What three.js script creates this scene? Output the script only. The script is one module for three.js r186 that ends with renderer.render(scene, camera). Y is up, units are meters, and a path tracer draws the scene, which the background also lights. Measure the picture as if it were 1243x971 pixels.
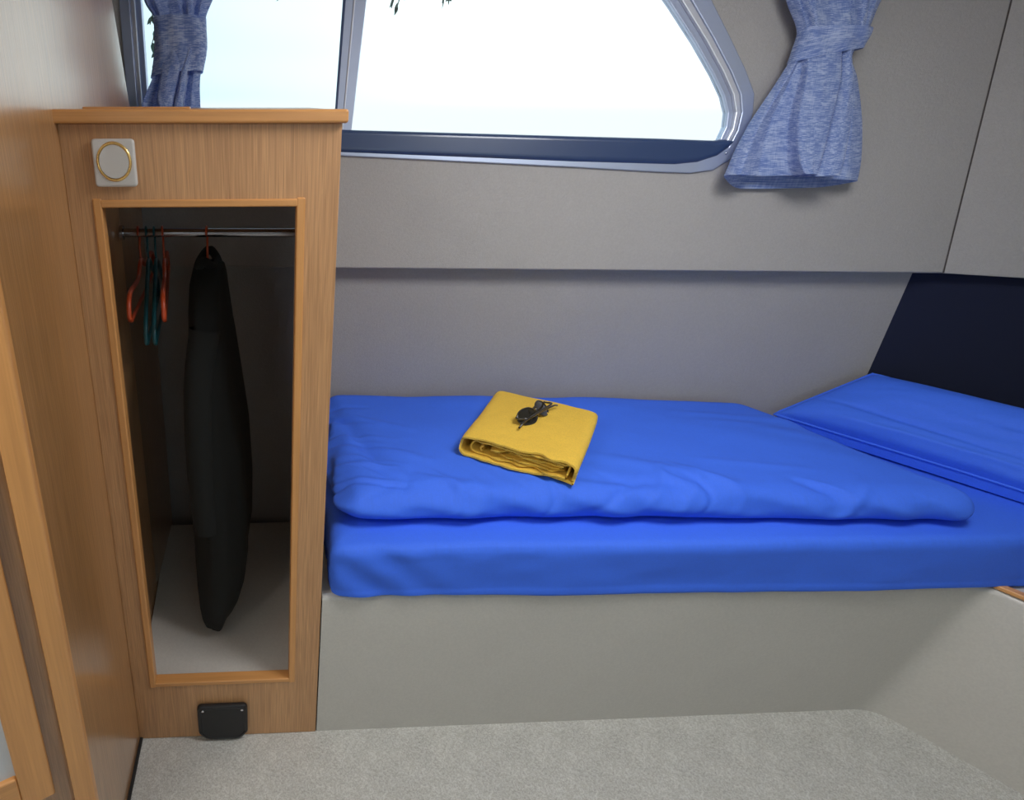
import * as THREE from 'three';
import { mergeGeometries, mergeVertices, toCreasedNormals } from 'three/addons/utils/BufferGeometryUtils.js';
import { RoundedBoxGeometry } from 'three/addons/geometries/RoundedBoxGeometry.js';
import { RectAreaLightUniformsLib } from 'three/addons/lights/RectAreaLightUniformsLib.js';

const V3 = (x, y, z) => new THREE.Vector3(x, y, z);
// ---------------------------------------------------------------- camera
const scene = new THREE.Scene();
const FW = 1243, FH = 971, F = 758, CX = 330, CY = 485, EYE = 1.3;
const PITCH = Math.atan2(360, 758);
const camera = new THREE.PerspectiveCamera(2 * Math.atan(FH / 2 / F) * 180 / Math.PI, FW / FH, 0.02, 200);
camera.position.set(0, EYE, 0);
camera.rotation.set(-PITCH, 0, 0);
camera.setViewOffset(FW, FH, FW / 2 - CX, FH / 2 - CY, FW, FH);   // a lens shifted to the right
camera.updateMatrixWorld(); camera.updateProjectionMatrix();
const fwd = V3(0, -Math.sin(PITCH), -Math.cos(PITCH)), upv = V3(0, Math.cos(PITCH), -Math.sin(PITCH));
const ray = (x, y) => V3((x - CX) / F, 0, 0).addScaledVector(upv, -(y - CY) / F).add(fwd);
const atH = (x, y, h) => { const d = ray(x, y); return V3(0, EYE, 0).addScaledVector(d, (h - EYE) / d.y); };
const onPlane = (x, y, p, n) => { const d = ray(x, y), c = V3(0, EYE, 0); return c.clone().addScaledVector(d, p.clone().sub(c).dot(n) / d.dot(n)); };

// ---------------------------------------------------------------- sky, unseen lamps, exposure
const renderer = new THREE.WebGLRenderer({ antialias: true });
renderer.toneMapping = THREE.LinearToneMapping;
renderer.toneMappingExposure = 1.04;
renderer.shadowMap.enabled = true; renderer.shadowMap.type = THREE.PCFSoftShadowMap;
RectAreaLightUniformsLib.init();

let seed = 7;
const rnd = () => { seed = (seed * 1664525 + 1013904223) >>> 0; return seed / 4294967296; };
const hash2 = (x, y, s = 0) => { let h = Math.imul(x | 0, 374761393) + Math.imul(y | 0, 668265263) + Math.imul(s | 0, 1274126177); h = Math.imul(h ^ (h >>> 13), 1274126177); return ((h ^ (h >>> 16)) >>> 0) / 4294967296; };
const sm = t => t * t * (3 - 2 * t);
function noise(x, y, s = 0, px = 0, py = 0) {            // value noise; px, py: period for tiling
  const xi = Math.floor(x), yi = Math.floor(y), fx = sm(x - xi), fy = sm(y - yi);
  const w = (a, p) => p ? ((a % p) + p) % p : a;
  const a = hash2(w(xi, px), w(yi, py), s), b = hash2(w(xi + 1, px), w(yi, py), s), c = hash2(w(xi, px), w(yi + 1, py), s), d = hash2(w(xi + 1, px), w(yi + 1, py), s);
  return (a + (b - a) * fx) * (1 - fy) + (c + (d - c) * fx) * fy;
}
{
  const w = 512, h = 256, data = new Float32Array(w * h * 4);
  for (let j = 0; j < h; j++) for (let i = 0; i < w; i++) {
    const el = ((j + .5) / h - .5) * Math.PI, az = ((i + .5) / w - .5) * 2 * Math.PI;
    const d = V3(Math.cos(el) * Math.cos(az), Math.sin(el), Math.cos(el) * Math.sin(az));
    const glow = Math.max(0, d.dot(V3(.62, .3, -.72).normalize()));
    const e = Math.max(0, Math.sin(el));
    const veil = .5 * noise(i / 34, j / 7 + i / 60, 5, 0, 0) + .3 * noise(i / 15, j / 3.4 + i / 34, 6) + .2 * noise(i / 6, j / 1.8, 8);
    let r = 1.30 - .45 * e, g = 1.80 - .40 * e, b = 1.95 - .10 * e;
    const wgt = Math.min(1, .22 * veil + .85 * Math.pow(glow, 5));
    r += (3.3 - r) * wgt; g += (3.3 - g) * wgt; b += (3.2 - b) * wgt;
    if (el < 0) { r = g = b = 2.0; }                     // bright haze over the water
    const o = (j * w + i) * 4, L = 1.1;
    data[o] = r * L; data[o + 1] = g * L; data[o + 2] = b * L; data[o + 3] = 1;
  }
  const t = new THREE.DataTexture(data, w, h, THREE.RGBAFormat, THREE.FloatType);
  t.mapping = THREE.EquirectangularReflectionMapping; t.magFilter = THREE.LinearFilter; t.minFilter = THREE.LinearFilter; t.wrapS = THREE.RepeatWrapping; t.needsUpdate = true;
  scene.background = t;
}
const UNSEEN_LAMPS = [   // out of view, placed to light berth and wardrobe: x, z, side, strength, colour
  [-0.72, -0.12, .42, 12, [1.0, .97, .93]],
  [0.72, -0.62, .42, 18, [.97, .98, 1.0]],
];

// ---------------------------------------------------------------- textures
function tex(w, h, fn, srgb = true) {
  const data = new Uint8Array(w * h * 4);
  for (let j = 0; j < h; j++) for (let i = 0; i < w; i++) {
    const c = fn(i, j), o = (j * w + i) * 4;
    for (let k = 0; k < 3; k++) data[o + k] = Math.max(0, Math.min(255, c[k]));
    data[o + 3] = 255;
  }
  const t = new THREE.DataTexture(data, w, h);
  t.wrapS = t.wrapT = THREE.RepeatWrapping; t.magFilter = THREE.LinearFilter; t.minFilter = THREE.LinearMipmapLinearFilter; t.generateMipmaps = true;
  if (srgb) t.colorSpace = THREE.SRGBColorSpace;
  t.needsUpdate = true; return t;
}
const sized = (t, mx, my, rot = 0) => { const c = t.clone(); c.repeat.set(1 / mx, 1 / my); c.rotation = rot; c.needsUpdate = true; return c; };
const grey = f => (i, j) => { const v = f(i, j) * 255; return [v, v, v]; };
// open-grained ash veneer, grain along v; the square stands for 0.4 x 1.6 m
function woodTone(i, j, s) {
  const u = i / 1024, v = j / 1024;
  const warp = .8 * noise(u * 4, v * 3, s, 4, 3) + .25 * noise(u * 16, v * 8, s + 1, 16, 8);
  const ring = u * 36 + warp * 7;
  const k = Math.floor(ring), f = ring - k;
  const band = .5 + .5 * Math.cos(2 * Math.PI * f), tone = .6 * hash2(((k % 36) + 36) % 36, 3, s) + .4 * band;
  const pores = noise(u * 340, v * 18, s + 2, 340, 18), fine = noise(u * 512, v * 40, s + 3, 512, 40);
  const broad = noise(u * 5, v * 2, s + 4, 5, 2);
  return [tone, pores, fine, broad];
}
const woodMap = s => tex(1024, 1024, (i, j) => {
  const [t, p, f, b] = woodTone(i, j, s);
  const d = (t - .5) * .055 + (p - .5) * .13 + (f - .5) * .13 + (b - .5) * .07 - (p > .8 ? .04 : 0);
  return [201 * (1 + d), 157 * (1 + d * 1.15), 116 * (1 + d * 1.3)];
});
const woodBump = s => tex(512, 512, grey((i, j) => { const [t, p, f] = woodTone(i * 2, j * 2, s); return .5 + (p - .5) * .6 + (f - .5) * .4; }), false);
const W1 = woodMap(11), W2 = woodMap(47), WB = woodBump(11);
const veneerMap = sized(W1, .4, 1.6), veneerMap2 = sized(W2, .45, 1.5), veneerBump = sized(WB, .4, 1.6);
const edgeMap = sized(tex(512, 512, (i, j) => { const d = .10 * (noise(i / 24 + 2 * noise(i / 90, j / 128, 14, 0, 4), j / 128, 15, 0, 4) - .5) + .05 * (noise(i / 3, j / 26, 16, 171, 20) - .5); return [212 * (1 + d), 160 * (1 + d * 1.2), 105 * (1 + d * 1.4)]; }), .35, 1.1);
const vinylBump = sized(tex(512, 512, grey((i, j) => .35 * noise(i / 4, j / 4, 21, 128, 128) + .3 * noise(i / 2, j / 2, 22, 256, 256) + .35 * noise(i / 16, j / 16, 23, 32, 32)), false), .12, .12);
const vinylMap = sized(tex(512, 512, (i, j) => { const v = .95 + .015 * noise(i / 64, j / 64, 24, 8, 8) + .035 * noise(i / 3, j / 3, 25, 171, 171); return [238 * v, 235 * v, 228 * v]; }), .5, .5);
const carpetFn = (i, j) => {
  const a = noise(i / 2.5, j / 2.5, 31, 205, 205), b = noise(i / 6, j / 6, 32, 85, 85), c = hash2(i, j, 33), e = noise(i / 90, j / 90, 34, 6, 6);
  let v = .92 + (a - .5) * .21 + (b - .5) * .13 + (c - .5) * .10 + (e - .5) * .05;
  if (a > .8) v -= .10; return [v, b];
};
const carpetMap = sized(tex(512, 512, (i, j) => { const [v, b] = carpetFn(i, j); return [222 * v, 219 * v + 2 * b, 208 * v + 6 * b]; }), .22, .22);
const carpetBump = sized(tex(512, 512, grey((i, j) => carpetFn(i, j)[0]), false), .22, .22);
const weave = tex(256, 256, grey((i, j) => .5 + .22 * Math.sin(i * Math.PI / 2) * ((j >> 1) & 1 ? 1 : -1) + .28 * (hash2(i, j, 41) - .5) + .2 * (noise(i / 12, j / 12, 42, 21, 21) - .5)), false);
const blueMap = tex(512, 512, (i, j) => { const v = 1 + .03 * (noise(i / 2, j / 20, 44, 256, 26) - .5) + .03 * (noise(i / 20, j / 2, 45, 26, 256) - .5) + .04 * (hash2(i, j, 46) - .5); return [60 * v, 113 * v, 240 * v]; });
const curtainMap = sized(tex(512, 512, (i, j) => {
  const slub = noise(i / 30, j / 2.2, 51, 17, 233), slub2 = noise(i / 12, j / 1.4, 52, 43, 366), thr = noise(i / 1.5, j / 40, 53, 341, 13), b = noise(i / 60, j / 24, 54, 9, 21);
  const t = .5 * slub + .3 * slub2 + .2 * thr + .25 * (b - .5);
  const m = Math.max(0, Math.min(1, (t - .30) * 2.3));
  return [112 + 90 * m, 138 + 78 * m, 205 + 40 * m];
}), .15, .15);
const terryBump = sized(tex(256, 256, grey((i, j) => .5 * noise(i / 3, j / 3, 61, 85, 85) + .5 * hash2(i, j, 62)), false), .06, .06);
const terryMap = sized(tex(256, 256, (i, j) => { const v = .94 + .08 * (noise(i / 3, j / 3, 63, 85, 85) - .5) + .06 * (hash2(i, j, 64) - .5); return [253 * v, 207 * v, 78 * v]; }), .1, .1);

const std = o => new THREE.MeshStandardMaterial(o), phy = o => new THREE.MeshPhysicalMaterial(o);
const col = (r, g, b) => new THREE.Color().setRGB(r, g, b);
const M = {
  veneer: phy({ map: veneerMap, color: col(.93, .86, .75), bumpMap: veneerBump, bumpScale: .0004, roughness: .42, clearcoat: .25, clearcoatRoughness: .3 }),
  partition: phy({ map: veneerMap2, color: col(.74, .64, .45), bumpMap: veneerBump, bumpScale: .0003, roughness: .3, ior: 1.75, clearcoat: 1, clearcoatRoughness: .2 }),
  edge: phy({ map: edgeMap, color: col(.95, .84, .68), roughness: .38, clearcoat: .3, clearcoatRoughness: .25 }),
  vinyl: std({ map: vinylMap, color: col(.485, .475, .49), bumpMap: vinylBump, bumpScale: .0006, roughness: .62 }),
  gelcoat: phy({ map: vinylMap, color: col(.72, .705, .685), roughness: .42, clearcoat: .2, clearcoatRoughness: .3 }),
  ceiling: std({ map: vinylMap, roughness: .7 }),
  carpet: std({ map: carpetMap, color: col(.85, .85, .85), bumpMap: carpetBump, bumpScale: .0012, roughness: .95 }),
  navy: std({ color: col(.006, .010, .035), bumpMap: sized(weave, .03, .03), bumpScale: .0004, roughness: .9 }),
  sheet: phy({ map: sized(blueMap, .12, .12), bumpMap: sized(weave, .02, .02), bumpScale: .0002, roughness: .75, sheen: .1, sheenRoughness: .5, sheenColor: col(.25, .4, 1) }),
  towel: phy({ map: terryMap, bumpMap: terryBump, bumpScale: .0007, roughness: .95, sheen: .3, sheenRoughness: .6, sheenColor: col(1, .8, .3), side: THREE.DoubleSide }),
  curtain: phy({ map: curtainMap, roughness: .9, transmission: .3, thickness: 0, side: THREE.DoubleSide, bumpMap: sized(weave, .03, .03), bumpScale: .0005 }),
  alu: std({ color: col(.47, .53, .68), metalness: .55, roughness: .38 }),
  aluLight: std({ color: col(.72, .74, .80), metalness: .5, roughness: .34 }),
  track: phy({ color: col(.028, .055, .14), roughness: .34, clearcoat: .5, clearcoatRoughness: .2 }),
  rubber: std({ color: col(.012, .012, .012), roughness: .7 }),
  glass: phy({ color: col(.66, .70, .71), transmission: 1, thickness: 0, roughness: .02, ior: 1.5 }),
  clear: phy({ color: col(.95, .97, .97), transmission: 1, thickness: 0, roughness: .02, ior: 1.5 }),
  whitePlastic: phy({ color: col(.62, .60, .57), roughness: .35, clearcoat: .3 }),
  chrome: std({ color: col(.42, .42, .45), metalness: 1, roughness: .2 }),
  seamGrey: std({ color: col(.07, .06, .055), roughness: .8 }),
  gold: std({ color: col(.83, .55, .2), metalness: .9, roughness: .25 }),
  blackPlastic: phy({ color: col(.012, .012, .013), roughness: .45 }),
  steel: std({ color: col(.75, .75, .78), metalness: 1, roughness: .22 }),
  coat: std({ color: col(.008, .009, .008), bumpMap: sized(weave, .03, .03), bumpScale: .0006, roughness: .95 }),
  orangePlastic: phy({ color: col(.48, .065, .018), roughness: .35 }),
  tealPlastic: phy({ color: col(.007, .07, .085), roughness: .35 }),
  lens: phy({ color: col(.02, .018, .012), roughness: .06, clearcoat: 1, clearcoatRoughness: .03 }),
  frameDark: phy({ color: col(.03, .024, .015), roughness: .25, clearcoat: .6 }),
  white: std({ color: col(.72, .73, .72), roughness: .5 }),
  leaf: std({ color: col(.03, .06, .04), roughness: .6, side: THREE.DoubleSide }),
  bark: std({ color: col(.07, .055, .04), roughness: .9 }),
  doorPanel: phy({ color: col(.62, .64, .66), roughness: .3 }),
  unseenLampGlow: std({ color: col(.9, .9, .9), emissive: col(1, .98, .95), emissiveIntensity: 3 }),
};

// ---------------------------------------------------------------- helpers
const used = {};
function numbered(n) { if (!(n in used)) { used[n] = 0; return n; } used[n]++; return n + '_' + String(used[n]).padStart(3, '0'); }
function mesh(name, geo, mat, parent = scene) {
  const m = new THREE.Mesh(Array.isArray(geo) ? mergeGeometries(geo.map(g => { const k = g.index ? g.toNonIndexed() : g; for (const a of Object.keys(k.attributes)) if (!['position', 'normal', 'uv'].includes(a)) k.deleteAttribute(a); return k; })) : geo, mat);
  m.name = parent === scene ? numbered(name) : name; m.castShadow = m.receiveShadow = true; parent.add(m); return m;
}
function thing(name, label, category, pos = V3(0, 0, 0), turn = 0, group) {
  const g = new THREE.Group(); g.name = numbered(name); g.position.copy(pos); g.rotation.y = turn; g.userData = { label, category };
  if (group) g.userData.group = group; scene.add(g); return g;
}
function tag(o, label, category, group) { Object.assign(o.userData, { label, category }); if (group) o.userData.group = group; return o; }
function struct(name, geo, mat, label) { const m = mesh(name, geo, mat); m.userData.kind = 'structure'; m.userData.label = label; return m; }
const move = (g, x, y, z) => g.translate(x, y, z);
// box with rounded edges and uv in metres
function box(w, h, d, r = .002, seg = 2) {
  r = Math.min(r, w / 2.01, h / 2.01, d / 2.01);
  const g = new RoundedBoxGeometry(w, h, d, seg, r); return metreUV(g);
}
function metreUV(g) {       // u, v in metres on the plane that each face looks along (v is up where it can be)
  if (g.index) g = g.toNonIndexed();
  const p = g.attributes.position, uv = new Float32Array(p.count * 2), a = V3(), b = V3(), c = V3();
  for (let i = 0; i < p.count; i += 3) {
    a.fromBufferAttribute(p, i); b.fromBufferAttribute(p, i + 1); c.fromBufferAttribute(p, i + 2);
    const n = b.clone().sub(a).cross(c.clone().sub(a)), ax = Math.abs(n.x), ay = Math.abs(n.y), az = Math.abs(n.z);
    [a, b, c].forEach((q, k) => { const o = (i + k) * 2; if (ay >= ax && ay >= az) { uv[o] = q.x; uv[o + 1] = q.z; } else if (ax >= az) { uv[o] = q.z; uv[o + 1] = q.y; } else { uv[o] = q.x; uv[o + 1] = q.y; } });
  }
  g.setAttribute('uv', new THREE.BufferAttribute(uv, 2)); return g;
}
const swapUV = g => { const a = g.attributes.uv; for (let i = 0; i < a.count; i++) { const u = a.getX(i); a.setXY(i, a.getY(i), u); } return g; };
// hexahedron from bottom (4) and top (4) points going round
function hexa(b, t) {
  const pos = [], q = (A, B, C, D) => pos.push(A, B, C, A, C, D);
  q(b[3], b[2], b[1], b[0]); q(t[0], t[1], t[2], t[3]);
  for (let k = 0; k < 4; k++) { const n = (k + 1) % 4; q(b[k], b[n], t[n], t[k]); }
  const g = new THREE.BufferGeometry(); g.setAttribute('position', new THREE.Float32BufferAttribute(pos.flatMap(v => [v.x, v.y, v.z]), 3));
  const c = V3(); [...b, ...t].forEach(v => c.add(v)); c.multiplyScalar(1 / 8);
  // turn faces outward if the winding came out inside
  const A = pos[6], B = pos[7], C = pos[8]; const n = B.clone().sub(A).cross(C.clone().sub(A)); if (n.dot(A.clone().sub(c)) < 0) { const p = g.attributes.position; for (let i = 0; i < p.count; i += 3) { const x = [p.getX(i + 1), p.getY(i + 1), p.getZ(i + 1)]; p.setXYZ(i + 1, p.getX(i + 2), p.getY(i + 2), p.getZ(i + 2)); p.setXYZ(i + 2, ...x); } }
  g.computeVertexNormals(); return metreUV(g);
}
// grid surface from fn(i, j) -> Vector3
function grid(nu, nv, fn, uvf, closedU = false) {
  const pos = [], uv = [], idx = [];
  for (let j = 0; j <= nv; j++) for (let i = 0; i <= nu; i++) { const p = fn(i / nu, j / nv); pos.push(p.x, p.y, p.z); const w = uvf ? uvf(i / nu, j / nv, p) : [i / nu, j / nv]; uv.push(...w); }
  for (let j = 0; j < nv; j++) for (let i = 0; i < nu; i++) { const a = j * (nu + 1) + i, b = a + 1, c = a + nu + 1, d = c + 1; idx.push(a, b, d, a, d, c); }
  const g = new THREE.BufferGeometry(); g.setAttribute('position', new THREE.Float32BufferAttribute(pos, 3)); g.setAttribute('uv', new THREE.Float32BufferAttribute(uv, 2)); g.setIndex(idx); g.computeVertexNormals();
  if (closedU) { const n = g.attributes.normal; for (let j = 0; j <= nv; j++) { const a = j * (nu + 1), b = a + nu; const v = V3(n.getX(a) + n.getX(b), n.getY(a) + n.getY(b), n.getZ(a) + n.getZ(b)).normalize(); n.setXYZ(a, v.x, v.y, v.z); n.setXYZ(b, v.x, v.y, v.z); } }
  return g;
}
function tube(pts, r, seg = 24, rad = 8, closed = false) { return new THREE.TubeGeometry(new THREE.CatmullRomCurve3(pts, closed, 'catmullrom', .5), seg, r, rad, closed); }
function shapeOf(pts) { const s = new THREE.Shape(); pts.forEach(([x, y], i) => i ? s.lineTo(x, y) : s.moveTo(x, y)); s.closePath(); return s; }
// rounded polygon in 2-D
function roundPoly(pts, rs, n = 8) {
  const out = [], N = pts.length;
  for (let i = 0; i < N; i++) {
    const p = new THREE.Vector2(...pts[i]), a = new THREE.Vector2(...pts[(i + N - 1) % N]), b = new THREE.Vector2(...pts[(i + 1) % N]);
    const r = Array.isArray(rs) ? rs[i] : rs; if (!r) { out.push([p.x, p.y]); continue; }
    const da = a.clone().sub(p).normalize(), db = b.clone().sub(p).normalize(), ang = Math.acos(da.dot(db)), L = r / Math.tan(ang / 2);
    const A = p.clone().addScaledVector(da, L), B = p.clone().addScaledVector(db, L);
    for (let k = 0; k <= n; k++) { const t = k / n; out.push([(1 - t) * (1 - t) * A.x + 2 * t * (1 - t) * p.x + t * t * B.x, (1 - t) * (1 - t) * A.y + 2 * t * (1 - t) * p.y + t * t * B.y]); }
  }
  return out;
}
const extr = (shape, depth, bevel = 0, bs = 2) => new THREE.ExtrudeGeometry(shape, { depth: depth - 2 * bevel, bevelEnabled: bevel > 0, bevelSize: bevel, bevelThickness: bevel, bevelOffset: -bevel, bevelSegments: bs, curveSegments: 16 }).translate(0, 0, bevel);
// closed plan polygon [x, z] extruded from y0 to y1
function slab(pts, y0, y1) {
  const g = new THREE.ExtrudeGeometry(shapeOf(pts.map(([x, z]) => [x, -z])), { depth: y1 - y0, bevelEnabled: false });
  return metreUV(g.rotateX(-Math.PI / 2).translate(0, y0, 0));
}

// ---------------------------------------------------------------- hull side and room shell
const CEIL = 1.8;
const SL = .035, LEAN = 10 * Math.PI / 180;
const zUp = x => -1.500 + (x - .16) * SL, zLow = x => -1.548 + (x - .16) * SL;
const U = V3(1, 0, SL).normalize(), VV = V3(0, Math.cos(LEAN), -Math.sin(LEAN)), N = U.clone().cross(VV).normalize();
const XL = -.60, O = V3(XL, .94, zUp(XL));
const hullUV = (x, y) => { const p = onPlane(x, y, O, N).sub(O); return [p.dot(U), p.dot(VV)]; };
const hullPt = (u, v, off = 0) => O.clone().addScaledVector(U, u).addScaledVector(VV, v).addScaledVector(N, off);
const hullMatrix = new THREE.Matrix4().makeBasis(U, VV, N).setPosition(O);
const onHull = (x, y, off) => onPlane(x, y, O.clone().addScaledVector(N, off), N);
const vTop = (CEIL + .02 - .94) / Math.cos(LEAN);
const seam0 = hullUV(1145, 332), seam1p = hullUV(1230, 0);
const seamAt = v => seam0[0] + (seam1p[0] - seam0[0]) * (v - seam0[1]) / (seam1p[1] - seam0[1]);

// window: outlines of the frame (outer) and of the glass opening (inner), read on the hull panel and carried on above the picture
const pairs = [[[161, 178], [184, 150]], [[418, 187], [418, 155]], [[700, 199], [700, 161]], [[800, 204], [800, 163]], [[838, 205], [840, 164]], [[866, 201], [866, 165]], [[890, 185], [878, 162]], [[905, 159], [885, 147]], [[914, 132], [887, 130]], [[916, 108], [882, 110]], [[905, 78], [870, 84]], [[886, 38], [848, 45]], [[867, 0], [819, 0]], [[838, -60], [785, -48]], [[808, -112], [757, -84]], [[770, -140], [722, -106]], [[124, -140], [152, -106]], [[147, 0], [173, 0]], [[157, 127], [181, 125]]];
const outer = pairs.map(p => hullUV(...p[0])), glassEdge = pairs.map(p => hullUV(...p[1]));
const between = f => outer.map((p, i) => [p[0] + (glassEdge[i][0] - p[0]) * f, p[1] + (glassEdge[i][1] - p[1]) * f]);
const vT = Math.max(...outer.map(p => p[1])), uL = outer[0][0];
{
  const up = shapeOf([[0, 0], [seamAt(0), 0], [seamAt(vTop), vTop], [0, vTop]]);
  up.holes.push(new THREE.Path(between(.3).map(p => new THREE.Vector2(...p))));
  const g = extr(up, .035, .003).translate(0, 0, -.035).applyMatrix4(hullMatrix);
  struct('wall_hull', g, M.vinyl, 'pale grey vinyl side panel of the cabin around the window');
  // second panel past the seam, bending round towards the bow
  const s0 = hullPt(seamAt(0) + .0024, 0), s1 = hullPt(seamAt(vTop) + .0024, vTop), dir = V3(.139, 0, .045).normalize(), L = 1.05, back = V3(dir.z, 0, -dir.x).multiplyScalar(.035);
  const q = p => p.clone().addScaledVector(dir, L);
  struct('wall_bow', hexa([s0, q(s0), q(s0).add(back), s0.clone().add(back)], [s1, q(s1), q(s1).add(back), s1.clone().add(back)]), M.vinyl, 'pale grey vinyl panel beyond the dark upright seam');
  // seam strip sunk between them
  const k0 = hullPt(seamAt(0) + .0012, .0, -.0045), k1 = hullPt(seamAt(vTop) + .0012, vTop, -.0045);
  mesh('trim_1', tube([k0, k0.clone().lerp(k1, .5), k1], .0040, 4, 6), M.seamGrey).userData = { kind: 'structure', label: 'dark upright seam between two vinyl panels' };
  // soffit under the step, lower wall, navy end panel
  const f0 = [XL, zUp(XL) - .006], f1 = [s0.x, s0.z - .006], f2 = [q(s0).x, q(s0).z - .006];
  struct('trim_2', slab([f0, f1, f2, [f2[0] + .1, -1.75], [XL, -1.75]],   .938, .950), M.vinyl, 'underside of the step below the window panel');
  const c1 = 1.553;
  struct('wall_lower', hexa([V3(XL, .0, zLow(XL)), V3(c1, .0, zLow(c1)), V3(c1, .0, zLow(c1) - .04), V3(XL, .0, zLow(XL) - .04)], [V3(XL, .936, zLow(XL)), V3(c1, .936, zLow(c1)), V3(c1, .936, zLow(c1) - .04), V3(XL, .936, zLow(XL) - .04)]), M.vinyl, 'lower grey vinyl wall beside the berth');
  const nz = zLow(c1), e = .95;
  struct('wall_end', hexa([V3(c1, .3, nz), V3(c1 + e, .3, nz + e * .35), V3(c1 + e + .03, .3, nz + e * .35 - .03), V3(c1 + .03, .3, nz - .03)], [V3(c1, .936, nz), V3(c1 + e, .936, nz + e * .35), V3(c1 + e + .03, .936, nz + e * .35 - .03), V3(c1 + .03, .936, nz - .03)]), M.navy, 'dark navy panel at the head of the berth');
}
struct('floor', metreUV(new THREE.BoxGeometry(5.2, .04, 3.6)).translate(0, -.02, 0), M.carpet, 'speckled beige grey cabin floor covering');
struct('ceiling', metreUV(new THREE.BoxGeometry(5.2, .04, 3.9)).translate(0, CEIL + .02, 0), M.ceiling, 'white cabin ceiling');
{
  // far sides of the cabin, behind the camera: unseen opposite side, two windows placed to let in sky light
  const s = shapeOf([[-2.4, 0], [2.6, 0], [2.6, CEIL], [-2.4, CEIL]]);
  for (const [a, b] of [[-1.9, -.6], [.2, 1.5]]) s.holes.push(new THREE.Path(roundPoly([[a, .95], [b, .95], [b, 1.6], [a, 1.6]], .08).map(p => new THREE.Vector2(...p))));
  struct('wall_opposite', extr(s, .04).translate(0, 0, 1.5), M.vinyl, 'unseen opposite cabin side with two windows that let in sky light');
  [[-1.9, -.6], [.2, 1.5]].forEach(([a, b], i) => struct('window_' + (i + 2), extr(shapeOf(roundPoly([[a - .01, .94], [b + .01, .94], [b + .01, 1.61], [a - .01, 1.61]], .08)), .006).translate(0, 0, 1.525), M.clear, 'unseen window pane in the opposite cabin side, letting in sky light'));
  struct('wall_right', metreUV(new THREE.BoxGeometry(.04, CEIL, 3.3)).translate(2.56, CEIL / 2, .02), M.vinyl, 'end wall of the cabin');
  struct('wall_left', metreUV(new THREE.BoxGeometry(.04, CEIL, 2.2)).translate(-2.38, CEIL / 2, .42), M.vinyl, 'aft wall of the cabin');
}
// ---------------------------------------------------------------- the window itself
{
  const w = thing('window', 'grey aluminium framed cabin window with rounded lower corner above the berth', 'window');
  w.name = 'window_1'; w.userData.kind = 'structure'; delete w.userData.category;
  const put = (name, g, mat, parent = w) => mesh(name, g.applyMatrix4(hullMatrix), mat, parent);
  const ring = (po, pi, d0, d1, bev) => { const s = shapeOf(po); s.holes.push(new THREE.Path(pi.map(p => new THREE.Vector2(...p)))); return extr(s, d1 - d0, bev).translate(0, 0, d0); };
  const in1 = between(.5), in2 = between(.72), in3 = between(.98);
  put('frame', ring(outer, in1, -.004, .007, .002), M.alu);
  put('inner_frame', ring(in1, in2, -.012, .004, .002), M.aluLight);
  put('glazing_bead', ring(in2, in3, -.024, -.004, .002), M.alu);
  // dark sill track along the bottom
  const t0 = hullUV(419, 155);
  const tp = [[178, 150], [418, 155], [700, 161], [800, 163], [866, 165], [880, 164], [891, 166], [884, 174], [870, 184], [846, 192], [818, 195], [700, 192.5], [418, 183], [178, 172]].map(p => hullUV(...p)).reverse();
  const tr = put('sill_track', extr(shapeOf(tp), .038, .011, 5).translate(0, 0, -.024), M.track);
  for (const [x, y] of [[427, 179], [880, 181], [842, 188]]) { const [u, v] = hullUV(x, y); put('screw', new THREE.SphereGeometry(.0022, 10, 6).scale(1, 1, .5).translate(u, v, .0095), M.steel, tr); }
  // mullion of the sliding panes
  const m0 = hullUV(408, 140), m1 = hullUV(430, 140), m2 = hullUV(419, 0), m3 = hullUV(447, 0);
  const ext = (p, q, v) => p[0] + (q[0] - p[0]) * (v - p[1]) / (q[1] - p[1]);
  const vb = t0[1] - .01, vt = vT - .03;
  const band = (f0, f1) => shapeOf([[ext(m0, m2, vb) * (1 - f0) + ext(m1, m3, vb) * f0, vb], [ext(m0, m2, vb) * (1 - f1) + ext(m1, m3, vb) * f1, vb], [ext(m0, m2, vt) * (1 - f1) + ext(m1, m3, vt) * f1, vt], [ext(m0, m2, vt) * (1 - f0) + ext(m1, m3, vt) * f0, vt]]);
  const mu = put('mullion', extr(band(0, 1), .016, .002).translate(0, 0, -.024), M.alu);
  put('gasket', extr(band(-.03, .1), .006, .001).translate(0, 0, -.012), M.track, mu);
  put('bead', extr(band(.44, .52), .005, .001).translate(0, 0, -.010), M.aluLight, mu);
  const mid = (ext(m0, m2, .35) + ext(m1, m3, .35)) / 2;
  const cut = (side) => in3.map(([u, v]) => { const e = ext(m0, m2, v) * .5 + ext(m1, m3, v) * .5; return [side < 0 ? Math.min(u, e) : Math.max(u, e), v]; });
  put('pane', extr(shapeOf(cut(-1)), .004).translate(0, 0, -.022), M.glass);
  put('pane', extr(shapeOf(cut(1)), .004).translate(0, 0, -.017), M.glass);
}

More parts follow.
